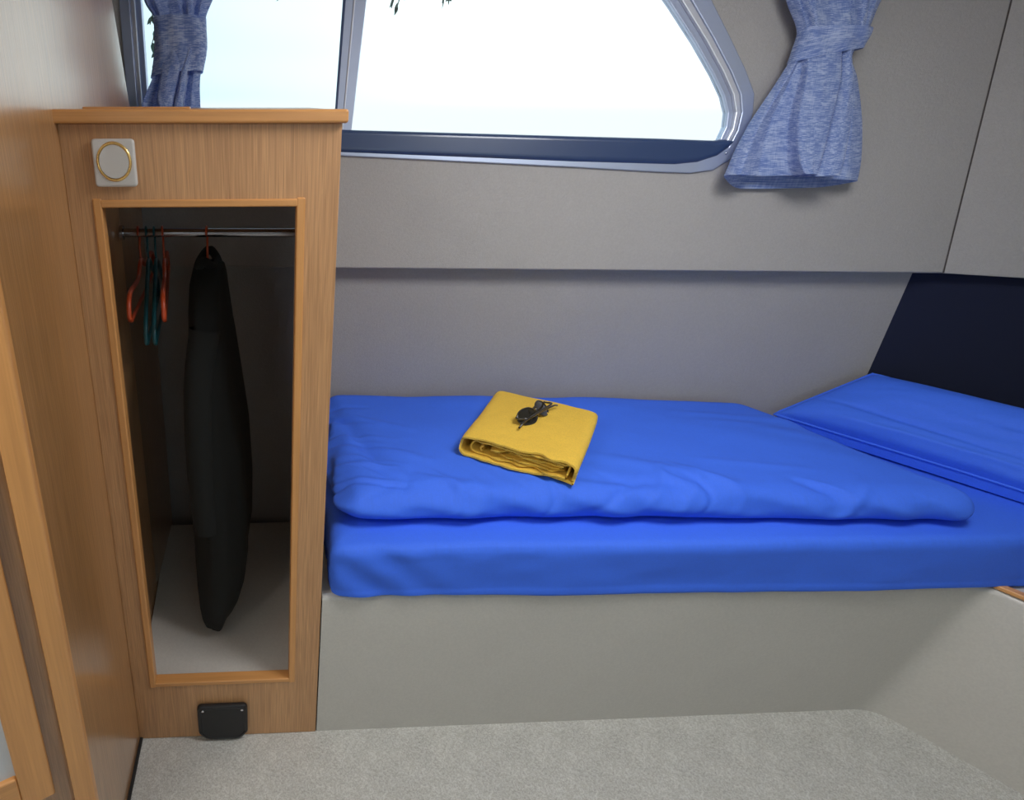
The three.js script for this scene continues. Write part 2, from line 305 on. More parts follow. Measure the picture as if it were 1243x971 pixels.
// ---------------------------------------------------------------- left partition, its end post and the panelled front beside it
struct('wall_partition', metreUV(extr(shapeOf([[.675, 0], [1.535, 0], [1.535, .925], [1.475, .945], [1.475, 1.265], [1.453, 1.275], [1.371, 1.473], [1.236, CEIL], [.675, CEIL]]), .031).rotateY(Math.PI / 2)).translate(-.329, 0, 0), M.partition, 'glossy wood veneer partition beside the wardrobe');
struct('trim_3', box(.036, CEIL, .016, .004, 3).translate(-.314, CEIL / 2, -.667), M.edge, 'solid light wood edge post at the end of the partition');
struct('wall_added', metreUV(new THREE.BoxGeometry(.02, CEIL, 1.08)).translate(-.50, CEIL / 2, -1.14), M.vinyl, 'unseen wall added behind the partition to keep sky light out');  // out of view; added to stop sky light leaking in behind the partition
struct('trim_4', metreUV(new THREE.BoxGeometry(.006, .006, .28)).translate(-.2945, .003, -.807), M.rubber, 'black joint between partition and floor');
{
  const d = V3(-.87, 0, .494).normalize(), n = V3(d.z, 0, -d.x).multiplyScalar(-1);   // towards near left; n faces the camera
  const face = n.z > 0 ? n : n.clone().negate();
  const p0 = V3(-.333, 0, -.690), L = 1.0;
  const a = p0.clone(), b = p0.clone().addScaledVector(d, L), bk = face.clone().multiplyScalar(-.02);
  struct('wall_panel', hexa([a, b, b.clone().add(bk), a.clone().add(bk)], [a, b, b.clone().add(bk), a.clone().add(bk)].map(p => p.clone().setY(CEIL))), M.partition, 'streaky wood veneer panel past the edge post');
  const e = b.clone(); struct('wall_aft', hexa([e, V3(-2.38, 0, e.z), V3(-2.38, 0, e.z - .03), e.clone().add(V3(0, 0, -.03))], [e, V3(-2.38, 0, e.z), V3(-2.38, 0, e.z - .03), e.clone().add(V3(0, 0, -.03))].map(p => p.clone().setY(CEIL))), M.vinyl, 'plain panel closing the aft end');
  // framed door on that panel
  const r0 = atH(68, 964, .26);
  const g = thing('cabinet_door', 'light wood framed door with a pale panel hung beyond the edge post', 'door', V3(r0.x, .26, r0.z), Math.atan2(-d.z, d.x));
  // local x runs along d, local -z or z faces the room
  const sgn = V3(0, 0, 1).applyAxisAngle(V3(0, 1, 0), g.rotation.y).dot(face) > 0 ? 1 : -1;
  const H = 1.25, Wd = .46, st = .05, th = .02, zc = -sgn * th / 2;
  mesh('stile', box(st, H, th, .004, 3).translate(st / 2, H / 2, zc), M.edge, g);
  mesh('stile', box(st, H, th, .004, 3).translate(Wd - st / 2, H / 2, zc), M.edge, g);
  mesh('rail', swapUV(box(Wd - 2 * st, .074, th - .002, .004, 3)).translate(Wd / 2, .037, zc), M.edge, g);
  mesh('rail', swapUV(box(Wd - 2 * st, .074, th - .002, .004, 3)).translate(Wd / 2, H - .037, zc), M.edge, g);
  mesh('panel', box(Wd - 2 * st + .01, H - .14, .006, .001).translate(Wd / 2, H / 2, zc - sgn * .003), M.doorPanel, g);
}

// ---------------------------------------------------------------- wardrobe
const WP = V3(-.297, 0, -.947), WT = Math.atan2(.018, .395);
const wLocal = (x, y, z) => V3(x, y, z).applyAxisAngle(V3(0, 1, 0), WT).add(WP);
{
  const w = thing('wardrobe', 'narrow wood veneer wardrobe with an open dark hanging space', 'wardrobe', WP, WT);
  const W = .397, Ht = 1.274, ox0 = .046, ox1 = .336, oy0 = .175, oy1 = 1.163;
  const f = shapeOf([[-.001, .001], [W, .001], [W, Ht], [-.001, Ht]]); f.holes.push(new THREE.Path([[ox0, oy0], [ox1, oy0], [ox1, oy1], [ox0, oy1]].map(p => new THREE.Vector2(...p))));
  mesh('front_panel', metreUV(extr(f, .018, .001).translate(0, 0, -.018)), M.veneer, w);
  const o = .011, tD = .026;   // edging round the opening
  const strip = (x0, y0, x1, y1, turn) => { const g = box(x1 - x0, y1 - y0, tD, .0025, 2); if (turn) swapUV(g); return g.translate((x0 + x1) / 2, (y0 + y1) / 2, .003 - tD / 2); };
  mesh('edging', strip(ox0 - o, oy0 - o, ox0 + .002, oy1 + o), M.edge, w);
  mesh('edging', strip(ox1 - .002, oy0 - o, ox1 + o, oy1 + o), M.edge, w);
  mesh('edging', strip(ox0, oy1 - .002, ox1, oy1 + o - .002, true), M.edge, w);
  mesh('edging', strip(ox0, oy0 - o + .002, ox1, oy0 + .002, true), M.edge, w);
  const zb = y => y < .93 ? -.570 : -.522 - Math.max(0, y - .94) * .17;
  const prof = shapeOf([[.018, 0], [-zb(0), 0], [-zb(0), .925], [-zb(.94), .925], [-zb(1.27), 1.274], [.018, 1.274]]);
  mesh('side_panel', [metreUV(extr(prof, .016).rotateY(Math.PI / 2).translate(W - .016, 0, 0))], M.veneer, w);
  mesh('side_panel', [metreUV(extr(prof, .012).rotateY(Math.PI / 2).translate(.001, 0, 0))], M.veneer, w);
  mesh('bottom_board', box(W - .03, .012, .545, .001).translate(W / 2, .164, -.292), M.gelcoat, w);
  // top board with solid front edge, and low back rail
  mesh('top_board', swapUV(box(W + .012, .016, .52, .002)).translate(W / 2, 1.283, -.262), M.veneer, w);
  mesh('top_edging', swapUV(box(W + .018, .018, .016, .004, 3)).translate(W / 2 - .002, 1.2835, .006), M.edge, w);
  mesh('fiddle_rail', swapUV(box(.150, .0045, .014, .0015)).translate(.108, 1.2930, -.02), M.edge, w);
}
// wall switch on the wardrobe front
{
  const c = wLocal(.074, 1.223, .0012);
  const s = thing('light_switch', 'square white light switch with a gold ring on the wardrobe front', 'switch', c, WT);
  mesh('plate', extr(shapeOf(roundPoly([[-.030, -.032], [.030, -.032], [.030, .032], [-.030, .032]], .006)), .009, .003, 3), M.whitePlastic, s);
  mesh('gold_ring', new THREE.TorusGeometry(.0228, .0021, 10, 48).scale(1, 1.08, 1).translate(0, .002, .0085), M.gold, s).userData.label = 'gold ring round the rocker';
  mesh('rocker', new THREE.CylinderGeometry(.0205, .021, .004, 40).rotateX(Math.PI / 2).scale(1, 1.08, 1).translate(0, .002, .009), M.whitePlastic, s);
}
// black fitting near the floor
{
  const c = wLocal(.188, .056, .0012);
  const s = thing('vent_cover', 'black plastic vent cover screwed low on the wardrobe front', 'vent', c, WT);
  mesh('body', extr(shapeOf(roundPoly([[-.055, .055], [.055, .055], [.055, -.03], [.038, -.052], [-.038, -.052], [-.055, -.03]].reverse(), [.018, .03, .03, .018, .012, .012])), .012, .004, 3), M.blackPlastic, s);
  const rim = roundPoly([[-.048, .048], [.048, .048], [.048, -.028], [.034, -.046], [-.034, -.046], [-.048, -.028]].reverse(), [.014, .02, .02, .014, .01, .01], 4).map(([x, y]) => V3(x, y, .0115));
  mesh('rim', tube(rim, .002, 60, 6, true), M.blackPlastic, s);
  for (const x of [-.043, .043]) mesh('screw', new THREE.SphereGeometry(.0035, 12, 8).scale(1, 1, .5).translate(x, .043, .0125), M.steel, s);
}
// ---------------------------------------------------------------- clothes rail, hangers, coat
const RZ = -1.22, RY = 1.075;
{
  const r = thing('clothes_rail', 'chrome hanging rail across the open wardrobe', 'rail', V3(-.125, RY, RZ));
  mesh('bar', new THREE.CylinderGeometry(.008, .008, .345, 20).rotateZ(Math.PI / 2).translate(0.008, 0, 0), M.chrome, r);
  for (const x of [-.1625, .178]) mesh('bracket', new THREE.CylinderGeometry(.014, .014, .006, 20).rotateZ(Math.PI / 2).translate(x, 0, 0), M.chrome, r);
}
function hanger(name, label, x, half, drop, mat, group, lean) {
  const h = thing(name, label, 'hanger', V3(x, RY, RZ), lean, group);
  const hook = []; for (let k = 0; k <= 10; k++) { const a = -.35 * Math.PI + k / 10 * 1.35 * Math.PI; hook.push(V3(0, Math.sin(a) * .0115 + .0, Math.cos(a) * .0115)); }
  hook.reverse(); hook.unshift(); const hk = [V3(0, -.055, 0), V3(0, -.03, -.001), V3(0, -.012, -.012), ...hook.filter((p) => p.z > -.0116 && true)];
  mesh('hook', tube([V3(0, -.055, 0), V3(0, -.030, 0), V3(0, -.016, -.006), V3(0, -.002, -.0115), V3(0, .008, -.008), V3(0, .0115, 0), V3(0, .008, .008), V3(0, -.003, .0115)], .0022, 32, 8), mat, h);
  mesh('shoulder_bar', tube([V3(0, -drop, half - .02), V3(0, -drop + .012, half), V3(0, -drop + .045, half * .86), V3(0, -.075, half * .3), V3(0, -.052, 0), V3(0, -.075, -half * .3), V3(0, -drop + .045, -half * .86), V3(0, -drop + .012, -half), V3(0, -drop, -half + .02)], .0042, 60, 8), mat, h);
  mesh('trouser_bar', tube([V3(0, -drop, half - .02), V3(0, -drop - .002, 0), V3(0, -drop, -half + .02)], .0035, 10, 8), mat, h);
  return h;
}
hanger('coat_hanger', 'orange plastic coat hanger closest to the wardrobe partition', -.256, .195, .118, M.orangePlastic, undefined, .063);
hanger('coat_hanger', 'teal plastic hanger hung next to the outer orange one', -.241, .17, .170, M.tealPlastic, undefined, .10);
hanger('coat_hanger', 'teal plastic hanger hung next to the inner orange one', -.226, .17, .170, M.tealPlastic, undefined, .10);
hanger('coat_hanger', 'orange plastic coat hanger between the teal hangers and the dark coat', -.210, .195, .118, M.orangePlastic, undefined, .13);
hanger('coat_hanger', 'thin hanger carrying the dark coat', -.125, .05, .132, M.orangePlastic, undefined, .0);
{
  // rows: y, x0, x1, half depth
  const R = [[1.022, -.140, -.110, .012], [1.012, -.152, -.092, .045], [.985, -.156, -.090, .100], [.94, -.158, -.088, .155], [.88, -.160, -.080, .172], [.78, -.163, -.068, .175], [.66, -.168, -.054, .176], [.52, -.172, -.048, .176], [.40, -.174, -.050, .174], [.31, -.175, -.062, .170], [.25, -.172, -.078, .163], [.215, -.168, -.092, .152], [.190, -.162, -.104, .138]];
  const row = v => { const t = v * (R.length - 1), i = Math.min(R.length - 2, Math.floor(t)), f = t - i; return R[i].map((a, k) => a + (R[i + 1][k] - a) * f); };
  const g = grid(72, 90, (u, v) => {
    const [y, x0, x1, hd] = row(v), a = u * 2 * Math.PI, c = Math.cos(a), s = Math.sin(a);
    const e = .75, cx = Math.sign(c) * Math.pow(Math.abs(c), e), cz = Math.sign(s) * Math.pow(Math.abs(s), e);
    const fold = .004 * Math.sin(a * 7 + v * 5) * Math.min(1, v * 3) + .005 * (noise(u * 9, v * 6, 71, 9) - .5);
    return V3((x0 + x1) / 2 + cx * ((x1 - x0) / 2 + fold), y, RZ + cz * (hd + fold));
  }, (u, v) => [u * 1.0, v * .85], true);
  const bottom = new THREE.CircleGeometry(1, 40).rotateX(Math.PI / 2).scale(.029, 1, .138).translate(-.133, .191, RZ);
  const c = thing('coat', 'long dark coat hanging edge-on in the wardrobe', 'coat', V3(0, 0, 0));
  mesh('body', [g, bottom], M.coat, c);
  // sleeve lying along the near side
  mesh('sleeve', tube([V3(-.122, .93, -1.075), V3(-.136, .82, -1.055), V3(-.140, .66, -1.052), V3(-.135, .50, -1.058)], .028, 30, 14).scale(1, 1, 1), M.coat, c);
  mesh('collar', tube([V3(-.142, 1.012, -1.20), V3(-.128, 1.030, -1.175), V3(-.112, 1.014, -1.20), V3(-.108, 1.018, -1.24), V3(-.125, 1.034, -1.262), V3(-.142, 1.018, -1.24)], .009, 40, 8, true), M.coat, c);
}

// ---------------------------------------------------------------- berth base, mattress, duvet, pillow
const BF = x => -.966 - (x - .1) * (.031 / 1.377);     // front edge of the berth
{
  // moulded base: floor path and top path with a rounded inner corner
  const path = (c, a, b, r, n) => { const da = a.clone().sub(c).normalize(), db = b.clone().sub(c).normalize(), A = c.clone().addScaledVector(da, r), B = c.clone().addScaledVector(db, r), o = [a]; for (let k = 0; k <= n; k++) { const t = k / n; o.push(A.clone().multiplyScalar((1 - t) * (1 - t)).addScaledVector(c, 2 * t * (1 - t)).addScaledVector(B, t * t)); } o.push(b); return o; };
  const dirR = V3(.135, 0, .206).normalize();
  const cb = atH(1060, 860, 0), ct = V3(1.474, .4, -.998);
  const bot = path(cb, V3(.102, 0, -.967), cb.clone().addScaledVector(dirR, 1.0), .05, 10), top = path(ct, V3(.102, .4, -.967), ct.clone().addScaledVector(dirR, 1.0), .035, 10);
  const rows = [], n = bot.length;
  for (const f of [0, .02, .25, .5, .75, .97]) rows.push(bot.map((p, i) => p.clone().lerp(top[i], f)));
  const off = (p, i, d) => { const a = top[Math.max(0, i - 1)], b = top[Math.min(n - 1, i + 1)], t = b.clone().sub(a).normalize(); return p.clone().add(V3(t.z, 0, -t.x).multiplyScalar(d)); };
  rows.push(top.map((p, i) => off(p, i, .004).setY(.398))); rows.push(top.map((p, i) => off(p, i, .012).setY(.4)));
  let run = [0]; for (let i = 1; i < n; i++) run.push(run[i - 1] + top[i].distanceTo(top[i - 1]));
  const g = grid(n - 1, rows.length - 1, (u, v) => rows[Math.round(v * (rows.length - 1))][Math.round(u * (n - 1))], (u, v, p) => [run[Math.round(u * (n - 1))], p.y]);
  const inner = top.map((p, i) => off(p, i, .011));
  const deck = slab([...inner.map(p => [p.x, p.z]), [2.5, inner[n - 1].z], [2.5, -1.14], [1.56, -1.47], [.102, -1.535]], .38, .4);
  const b = thing('berth_base', 'pale moulded berth base with a rounded corner under the mattress', 'berth base');
  mesh('front', g, M.gelcoat, b); mesh('deck', deck, M.gelcoat, b);
  // wood trim along the step beside the berth
  const s = atH(1203, 713, .402), e2 = s.clone().addScaledVector(dirR, .9), len = .9;
  const tr = swapUV(box(.018, .010, len, .003, 3)).rotateY(Math.atan2(dirR.x, dirR.z)).translate((s.x + e2.x) / 2 + .010, .4055, (s.z + e2.z) / 2 - .004);
  mesh('wood_edge', tr, M.edge, b);
}
// rounded soft block on a four-cornered footprint: fl, fr, br, bl as [x, z]
function softBlock(quad, y0, y1, r, segs, disp, uvs = 1) {
  const [nx, ny, nz] = segs, g = new THREE.BoxGeometry(1, 1, 1, nx, ny, nz), p = g.attributes.position;
  const [fl, fr, br, bl] = quad;
  const Lx = (Math.hypot(fr[0] - fl[0], fr[1] - fl[1]) + Math.hypot(br[0] - bl[0], br[1] - bl[1])) / 2, Lz = (Math.hypot(bl[0] - fl[0], bl[1] - fl[1]) + Math.hypot(br[0] - fr[0], br[1] - fr[1])) / 2, Ly = y1 - y0;
  const ease = t => { const s = t * 2 - 1; return .5 + .5 * Math.sign(s) * (1 - Math.pow(1 - Math.abs(s), 1.35)); };   // more rows near the edges
  const uv = g.attributes.uv, v = V3(), q = V3();
  const map = (s, y, t) => [(fl[0] * (1 - s) + fr[0] * s) * (1 - t) + (bl[0] * (1 - s) + br[0] * s) * t, y, (fl[1] * (1 - s) + fr[1] * s) * (1 - t) + (bl[1] * (1 - s) + br[1] * s) * t];
  for (let i = 0; i < p.count; i++) {
    v.set((ease(p.getX(i) + .5) - .5) * Lx, p.getY(i) * Ly, (ease(.5 - p.getZ(i)) - .5) * Lz);
    const rx = Math.min(r[0], Lx / 2), ry = Math.min(r[1], Ly / 2);
    q.set(Math.max(-Lx / 2 + rx, Math.min(Lx / 2 - rx, v.x)), Math.max(-Ly / 2 + ry, Math.min(Ly / 2 - ry, v.y)), Math.max(-Lz / 2 + rx, Math.min(Lz / 2 - rx, v.z)));
    const d = V3((v.x - q.x) / rx, (v.y - q.y) / ry, (v.z - q.z) / rx), l = d.length();
    if (l > 1e-6) { d.multiplyScalar(1 / l); v.set(q.x + d.x * rx, q.y + d.y * ry, q.z + d.z * rx); }
    const s = v.x / Lx + .5, t = v.z / Lz + .5, h = v.y / Ly + .5;
    const [X, Y, Z] = map(s, y0 + h * Ly, t), e = disp(X, Y, Z, s, h, t, d, l);
    p.setXYZ(i, X + e[0], Y + e[1], Z + e[2]); uv.setXY(i, X * uvs, (Z + Y) * uvs);
  }
  const m = mergeVertices((g.deleteAttribute('normal'), g), 1e-5); m.computeVertexNormals(); return m;
}
const crease = (X, Z, x0, z0, x1, z1, w, a) => {      // soft ridge (or dip) along a segment
  const dx = x1 - x0, dz = z1 - z0, L2 = dx * dx + dz * dz, t = Math.max(0, Math.min(1, ((X - x0) * dx + (Z - z0) * dz) / L2));
  const d = Math.hypot(X - x0 - t * dx, Z - z0 - t * dz); return a * Math.exp(-(d * d) / (w * w)) * Math.sin(Math.PI * (.12 + .76 * t));
};
const fbm = (x, y, s) => noise(x, y, s) * .55 + noise(x * 2.1, y * 2.1, s + 1) * .28 + noise(x * 4.3, y * 4.3, s + 2) * .17 - .5;
const MT = .525;
{
  const g = softBlock([[.116, -.957], [2.03, -1.002], [1.530, -1.478], [.116, -1.540]], .401, MT, [.026, .020], [260, 14, 70], (X, Y, Z, s, h, t, d) => {
    const front = Math.max(0, -0 + (t < .06 ? 1 - t / .06 : 0));
    const w = fbm(X * 5, Y * 9, 81) * .012 * front + .0035 * Math.sin(X * 60 + Y * 70) * Math.exp(-Math.pow((X - .2) / .12, 2)) * front;
    const sag = h < .12 && t < .012 ? -.008 * sm(Math.max(0, Math.min(1, (X - .35) / .25))) * (1 - h / .12) * (1 - .8 * sm(Math.max(0, Math.min(1, (X - 1.0) / .4)))) : 0;
    return [(s < .03 ? fbm(Z * 20, Y * 26, 83) * .012 : 0), (h > .5 ? fbm(X * 3, Z * 3, 85) * .006 : 0) + sag, w + (h < .12 && front > 0 ? .006 : 0)];
  });
  tag(mesh('mattress', g, M.sheet), 'mattress in a fitted blue sheet on the pale berth base', 'mattress');
}
const duvetQuad = [[.128, -1.030], [1.432, -1.026], [1.235, -1.490], [.128, -1.541]];
const DT = .602;
const folds = [];
for (let k = 0; k < 22; k++) { const x = .2 + 1.15 * rnd(), up = .03 + .09 * rnd(), a = (rnd() < .72 ? 1 : -.6) * (.05 + .10 * rnd()); folds.push([x, -1.045 - up, x + a, -1.022, .007 + .009 * rnd(), (rnd() < .5 ? -1 : 1) * (.0015 + .0035 * rnd())]); }
for (let k = 0; k < 16; k++) { const z = -1.5 + .42 * rnd(); folds.push([.125, z, .19 + .13 * rnd(), z + .02 + .05 * rnd(), .006 + .006 * rnd(), (rnd() < .5 ? -1 : 1) * (.002 + .003 * rnd())]); }
for (let k = 0; k < 7; k++) { const x = .9 + .3 * rnd(), z = -1.42 + .3 * rnd(); folds.push([x, z, x + .12 + .1 * rnd(), z + .05 * rnd(), .012 + .01 * rnd(), .002 + .0015 * rnd()]); }
function duvetLift(X, Z) {
  let y = fbm(X * 2.6 + 3, Z * 3.2, 91) * .016 + fbm(X * 7, Z * 7, 94) * .004;
  // creases that run from the front fold up over the top
  y += crease(X, Z, .62, -1.10, .86, -1.06, .018, -.007) + crease(X, Z, .72, -1.18, .98, -1.05, .022, .008) + crease(X, Z, .30, -1.09, .46, -1.05, .016, .006);
  y += crease(X, Z, .14, -1.50, .24, -1.10, .020, -.009) + crease(X, Z, .15, -1.38, .32, -1.30, .014, .005) + crease(X, Z, .14, -1.27, .34, -1.16, .015, .006) + crease(X, Z, .14, -1.2, .28, -1.10, .012, .005);
  y += crease(X, Z, 1.08, -1.08, 1.16, -1.03, .014, -.008) + crease(X, Z, .95, -1.36, 1.26, -1.2, .05, .005) + crease(X, Z, .40, -1.46, .9, -1.42, .04, .006);
  for (const c of folds) y += crease(X, Z, ...c);
  return y;
}
{
  const g = softBlock(duvetQuad, MT + .002, DT, [.055, .038], [330, 24, 150], (X, Y, Z, s, h, t, d, l) => {
    const side = h < .98 && l > 1e-6 ? 1 : 0, lift = duvetLift(X + (t < .12 ? (1 - h) * .06 : 0), Z) * sm(Math.min(1, Math.max(0, (h - .05) / .5)));
    const thin = -(.006 * Math.pow(Math.max(0, (s - .80) / .2), 2) + .012 * Math.pow(Math.max(0, (.06 - s) / .06), 2)) * h;
    let fz = 0, fx = 0;
    if (t < .14) { const k = (1 - t / .14) * Math.sin(Math.PI * Math.min(1, h + .05)); fz = k * (fbm(X * 6, Y * 14, 96) * .016 + .006 * Math.sin((X * .8 + Y * .9) * 46 + 5 * noise(X * 5, Y * 9, 97)) * (.25 + .75 * noise(X * 4, 2, 98))); }
    if (t < .10) fz += .010 * Math.sin(X * 5.1 + 1) * (1 - t / .10) * .6;
    if (s < .05) { const k = 1 - s / .05; fx = k * (fbm(Z * 22, Y * 30, 99) * .022 + .004 * Math.sin(Y * 160 + Z * 40)); }
    return [fx + d.x * lift, Math.max(.3, d.y) * lift + thin, fz - d.z * lift];
  });
  tag(mesh('duvet', g, M.sheet), 'folded bright blue duvet lying on the berth mattress', 'duvet');
}
{
  // pillow: tilted cushion, front edge on the mattress, back against the navy panel
  const A = V3(1.330, .556, -1.478), B = V3(1.535, .674, -1.470), D0 = atH(1243, 604, .545);
  const e1 = D0.clone().sub(A).setY(0).normalize(), Wp = .72, e2 = B.clone().sub(A); const Hp = e2.length() + .0; e2.normalize();
  const nrm = e1.clone().cross(e2).normalize(); if (nrm.y < 0) nrm.negate();
  const shear = .10;
  const pt = (u, v, side) => { const q = pt0(u, v, side); q.y = Math.max(q.y, MT + .006); return q; };
  const pt0 = (u, v, side) => {
    const s = u * 2 - 1, t = v * 2 - 1;
    const ex = 1 - Math.pow(Math.abs(s), 4), ey = 1 - Math.pow(Math.abs(t), 4), puff = Math.pow(Math.max(0, ex * ey), .5);
    const pin = 1 - .035 * (1 - Math.abs(s)) * Math.abs(t);
    let th = (side > 0 ? .046 : .13) * puff;
    if (side > 0) th += puff * (fbm(u * 5 + 9, v * 4, 105) * .012 + .006 * Math.sin((v * 9 + u * 4)) * (1 - v) + crease(u, v, .05, .35, .6, .25, .03, -.006) + crease(u, v, .15, .12, .8, .16, .03, .006) + crease(u, v, .3, .55, .9, .45, .04, .004));
    return A.clone().addScaledVector(e1, u * Wp + .0).addScaledVector(e2, Hp * (.5 + .5 * t * pin)).addScaledVector(side < 0 ? V3(0, 1, 0) : nrm, side * th);
  };
  const g1 = grid(70, 50, (u, v) => pt(u, v, 1), (u, v) => [u * Wp, v * Hp]), g2 = grid(70, 50, (u, v) => pt(1 - u, v, -1), (u, v) => [u * Wp, v * Hp]);
  const p = thing('pillow', 'blue pillow leaning against the dark navy end panel', 'pillow');
  const m = mergeGeometries([g1, g2]); const t = V3(); // faces outward
  mesh('cushion', m, M.sheet, p);
  const rim = []; for (let k = 0; k < 4; k++) for (let i = 0; i < 14; i++) { const f = i / 14; rim.push(pt(...[[f, 0], [1, f], [1 - f, 1], [0, 1 - f]][k], 0)); }
  mesh('seam', tube(rim, .0035, 120, 6, true), M.sheet, p);
}

// ---------------------------------------------------------------- towel and sunglasses
const TH = .607;
const T0 = V3(.407, TH, -1.182), TX = V3(.196, 0, .127).normalize(), TZ = V3(TX.z, 0, -TX.x);   // TX along the front edge, TZ away from the viewer
const TW = .234, TD = .272, TT = .052;
{
  const t = thing('towel', 'folded yellow towel lying on the blue duvet', 'towel');
  const mtx = new THREE.Matrix4().makeBasis(TX, V3(0, 1, 0), TZ.clone().negate()).setPosition(T0);   // local z: towards the viewer
  // a cloth strip given by its centre line in the x-y section, run back through the depth
  const strip = (line, th, z0, z1, wob, s, nz = 26) => {
    const c = new THREE.CatmullRomCurve3(line.map(([x, y]) => V3(x, y, 0)), false, 'catmullrom', .35), n = line.length * 7, P = c.getSpacedPoints(n), loop = [];
    const nor = P.map((p, i) => { const a = P[Math.max(0, i - 1)], b = P[Math.min(n, i + 1)], d = b.clone().sub(a).normalize(); return V3(-d.y, d.x, 0); });
    for (let i = 0; i <= n; i++) loop.push([P[i], nor[i], 1]); 
    const cap = [.7, 0, -.7]; for (const k of cap) loop.push([P[n].clone().add(V3(nor[n].y, -nor[n].x, 0).multiplyScalar(th * .5 * Math.sqrt(1 - k * k))), nor[n], k]);
    for (let i = n; i >= 0; i--) loop.push([P[i], nor[i], -1]);
    for (const k of [-.7, 0, .7]) loop.push([P[0].clone().sub(V3(nor[0].y, -nor[0].x, 0).multiplyScalar(th * .5 * Math.sqrt(1 - k * k))), nor[0], k]);
    loop.push(loop[0]);
    const m = loop.length - 1;
    const at = (u, v) => { const [p, q, k] = loop[Math.round(u * m)], z = z0 + (z1 - z0) * v;
      const w = wob * (noise(p.x * 38, p.y * 60 + 4, s) - .5) * (1 - v) * 2 + wob * .5 * (noise(p.x * 90, p.y * 90, s + 1) - .5) * (1 - v);
      const shr = Math.min(1, Math.min(v, 1 - v) * 14), th2 = th * (.62 + .38 * Math.sqrt(shr)), ly = .003 * (noise(p.x * 16 + 5, z * 16, s + 2) - .5) + .0015 * (noise(p.x * 50, z * 50, s + 3) - .5);
      return V3(p.x + q.x * k * th2 / 2 + .004 * (noise(z * 14, p.y * 30, s + 4) - .5) * (1 - .0) , p.y + q.y * k * th2 / 2 + ly, z + w); };
    const g = grid(m, nz, at, (u, v) => { const [p] = loop[Math.round(u * m)]; return [p.x + p.y, (z0 + (z1 - z0) * v)]; }, true);
    const ends = []; for (const v of [0, 1]) { const pos = [], uv = []; const A = i => at(i / m, v); for (let i = 0; i < n; i++) { const a = A(i), b = A(i + 1), c2 = A(2 * n + 4 - i), d = A(2 * n + 4 - i - 1); for (const q of (v ? [a, b, d, a, d, c2] : [a, d, b, a, c2, d])) { pos.push(q.x, q.y, q.z); uv.push(q.x, q.y); } } const e = new THREE.BufferGeometry(); e.setAttribute('position', new THREE.Float32BufferAttribute(pos, 3)); e.setAttribute('uv', new THREE.Float32BufferAttribute(uv, 2)); e.computeVertexNormals(); ends.push(e); }
    return [g, ...ends];
  };
  const y = f => f * TT, x = f => f * TW;
  const outerLine = [[x(.985), y(.10)], [x(.6), y(.085)], [x(.25), y(.085)], [x(.06), y(.10)], [x(.012), y(.30)], [x(.012), y(.68)], [x(.06), y(.92)], [x(.3), y(.93)], [x(.6), y(.95)], [x(.9), y(.92)], [x(.985), y(.82)], [x(.99), y(.55)], [x(.985), y(.22)]];
  const pieces = [
    ...strip(outerLine, .0068, .002, -TD, .008, 131),
    ...strip([[x(.93), y(.235)], [x(.6), y(.225)], [x(.3), y(.22)], [x(.15), y(.24)], [x(.10), y(.45)], [x(.14), y(.70)], [x(.3), y(.76)], [x(.6), y(.73)], [x(.9), y(.68)]], .0056, -.005, -TD + .01, .010, 141),
    ...strip([[x(.90), y(.36)], [x(.6), y(.355)], [x(.36), y(.36)], [x(.27), y(.43)], [x(.31), y(.58)], [x(.45), y(.60)], [x(.65), y(.57)], [x(.88), y(.53)]], .0055, -.009, -TD + .02, .010, 151),
    ...strip([[x(.42), y(.475)], [x(.6), y(.465)], [x(.86), y(.45)]], .005, -.013, -TD + .02, .008, 161),
    ...strip([[x(.20), y(.32)], [x(.19), y(.47)], [x(.22), y(.62)]], .005, -.012, -TD + .02, .008, 171),
    ...strip([[x(.40), y(.845)], [x(.65), y(.83)], [x(.93), y(.78)], [x(.945), y(.6)], [x(.94), y(.40)]], .005, -.006, -TD + .01, .012, 181),
  ];
  const m = mesh('cloth', pieces, M.towel, t); m.geometry.applyMatrix4(mtx);
}
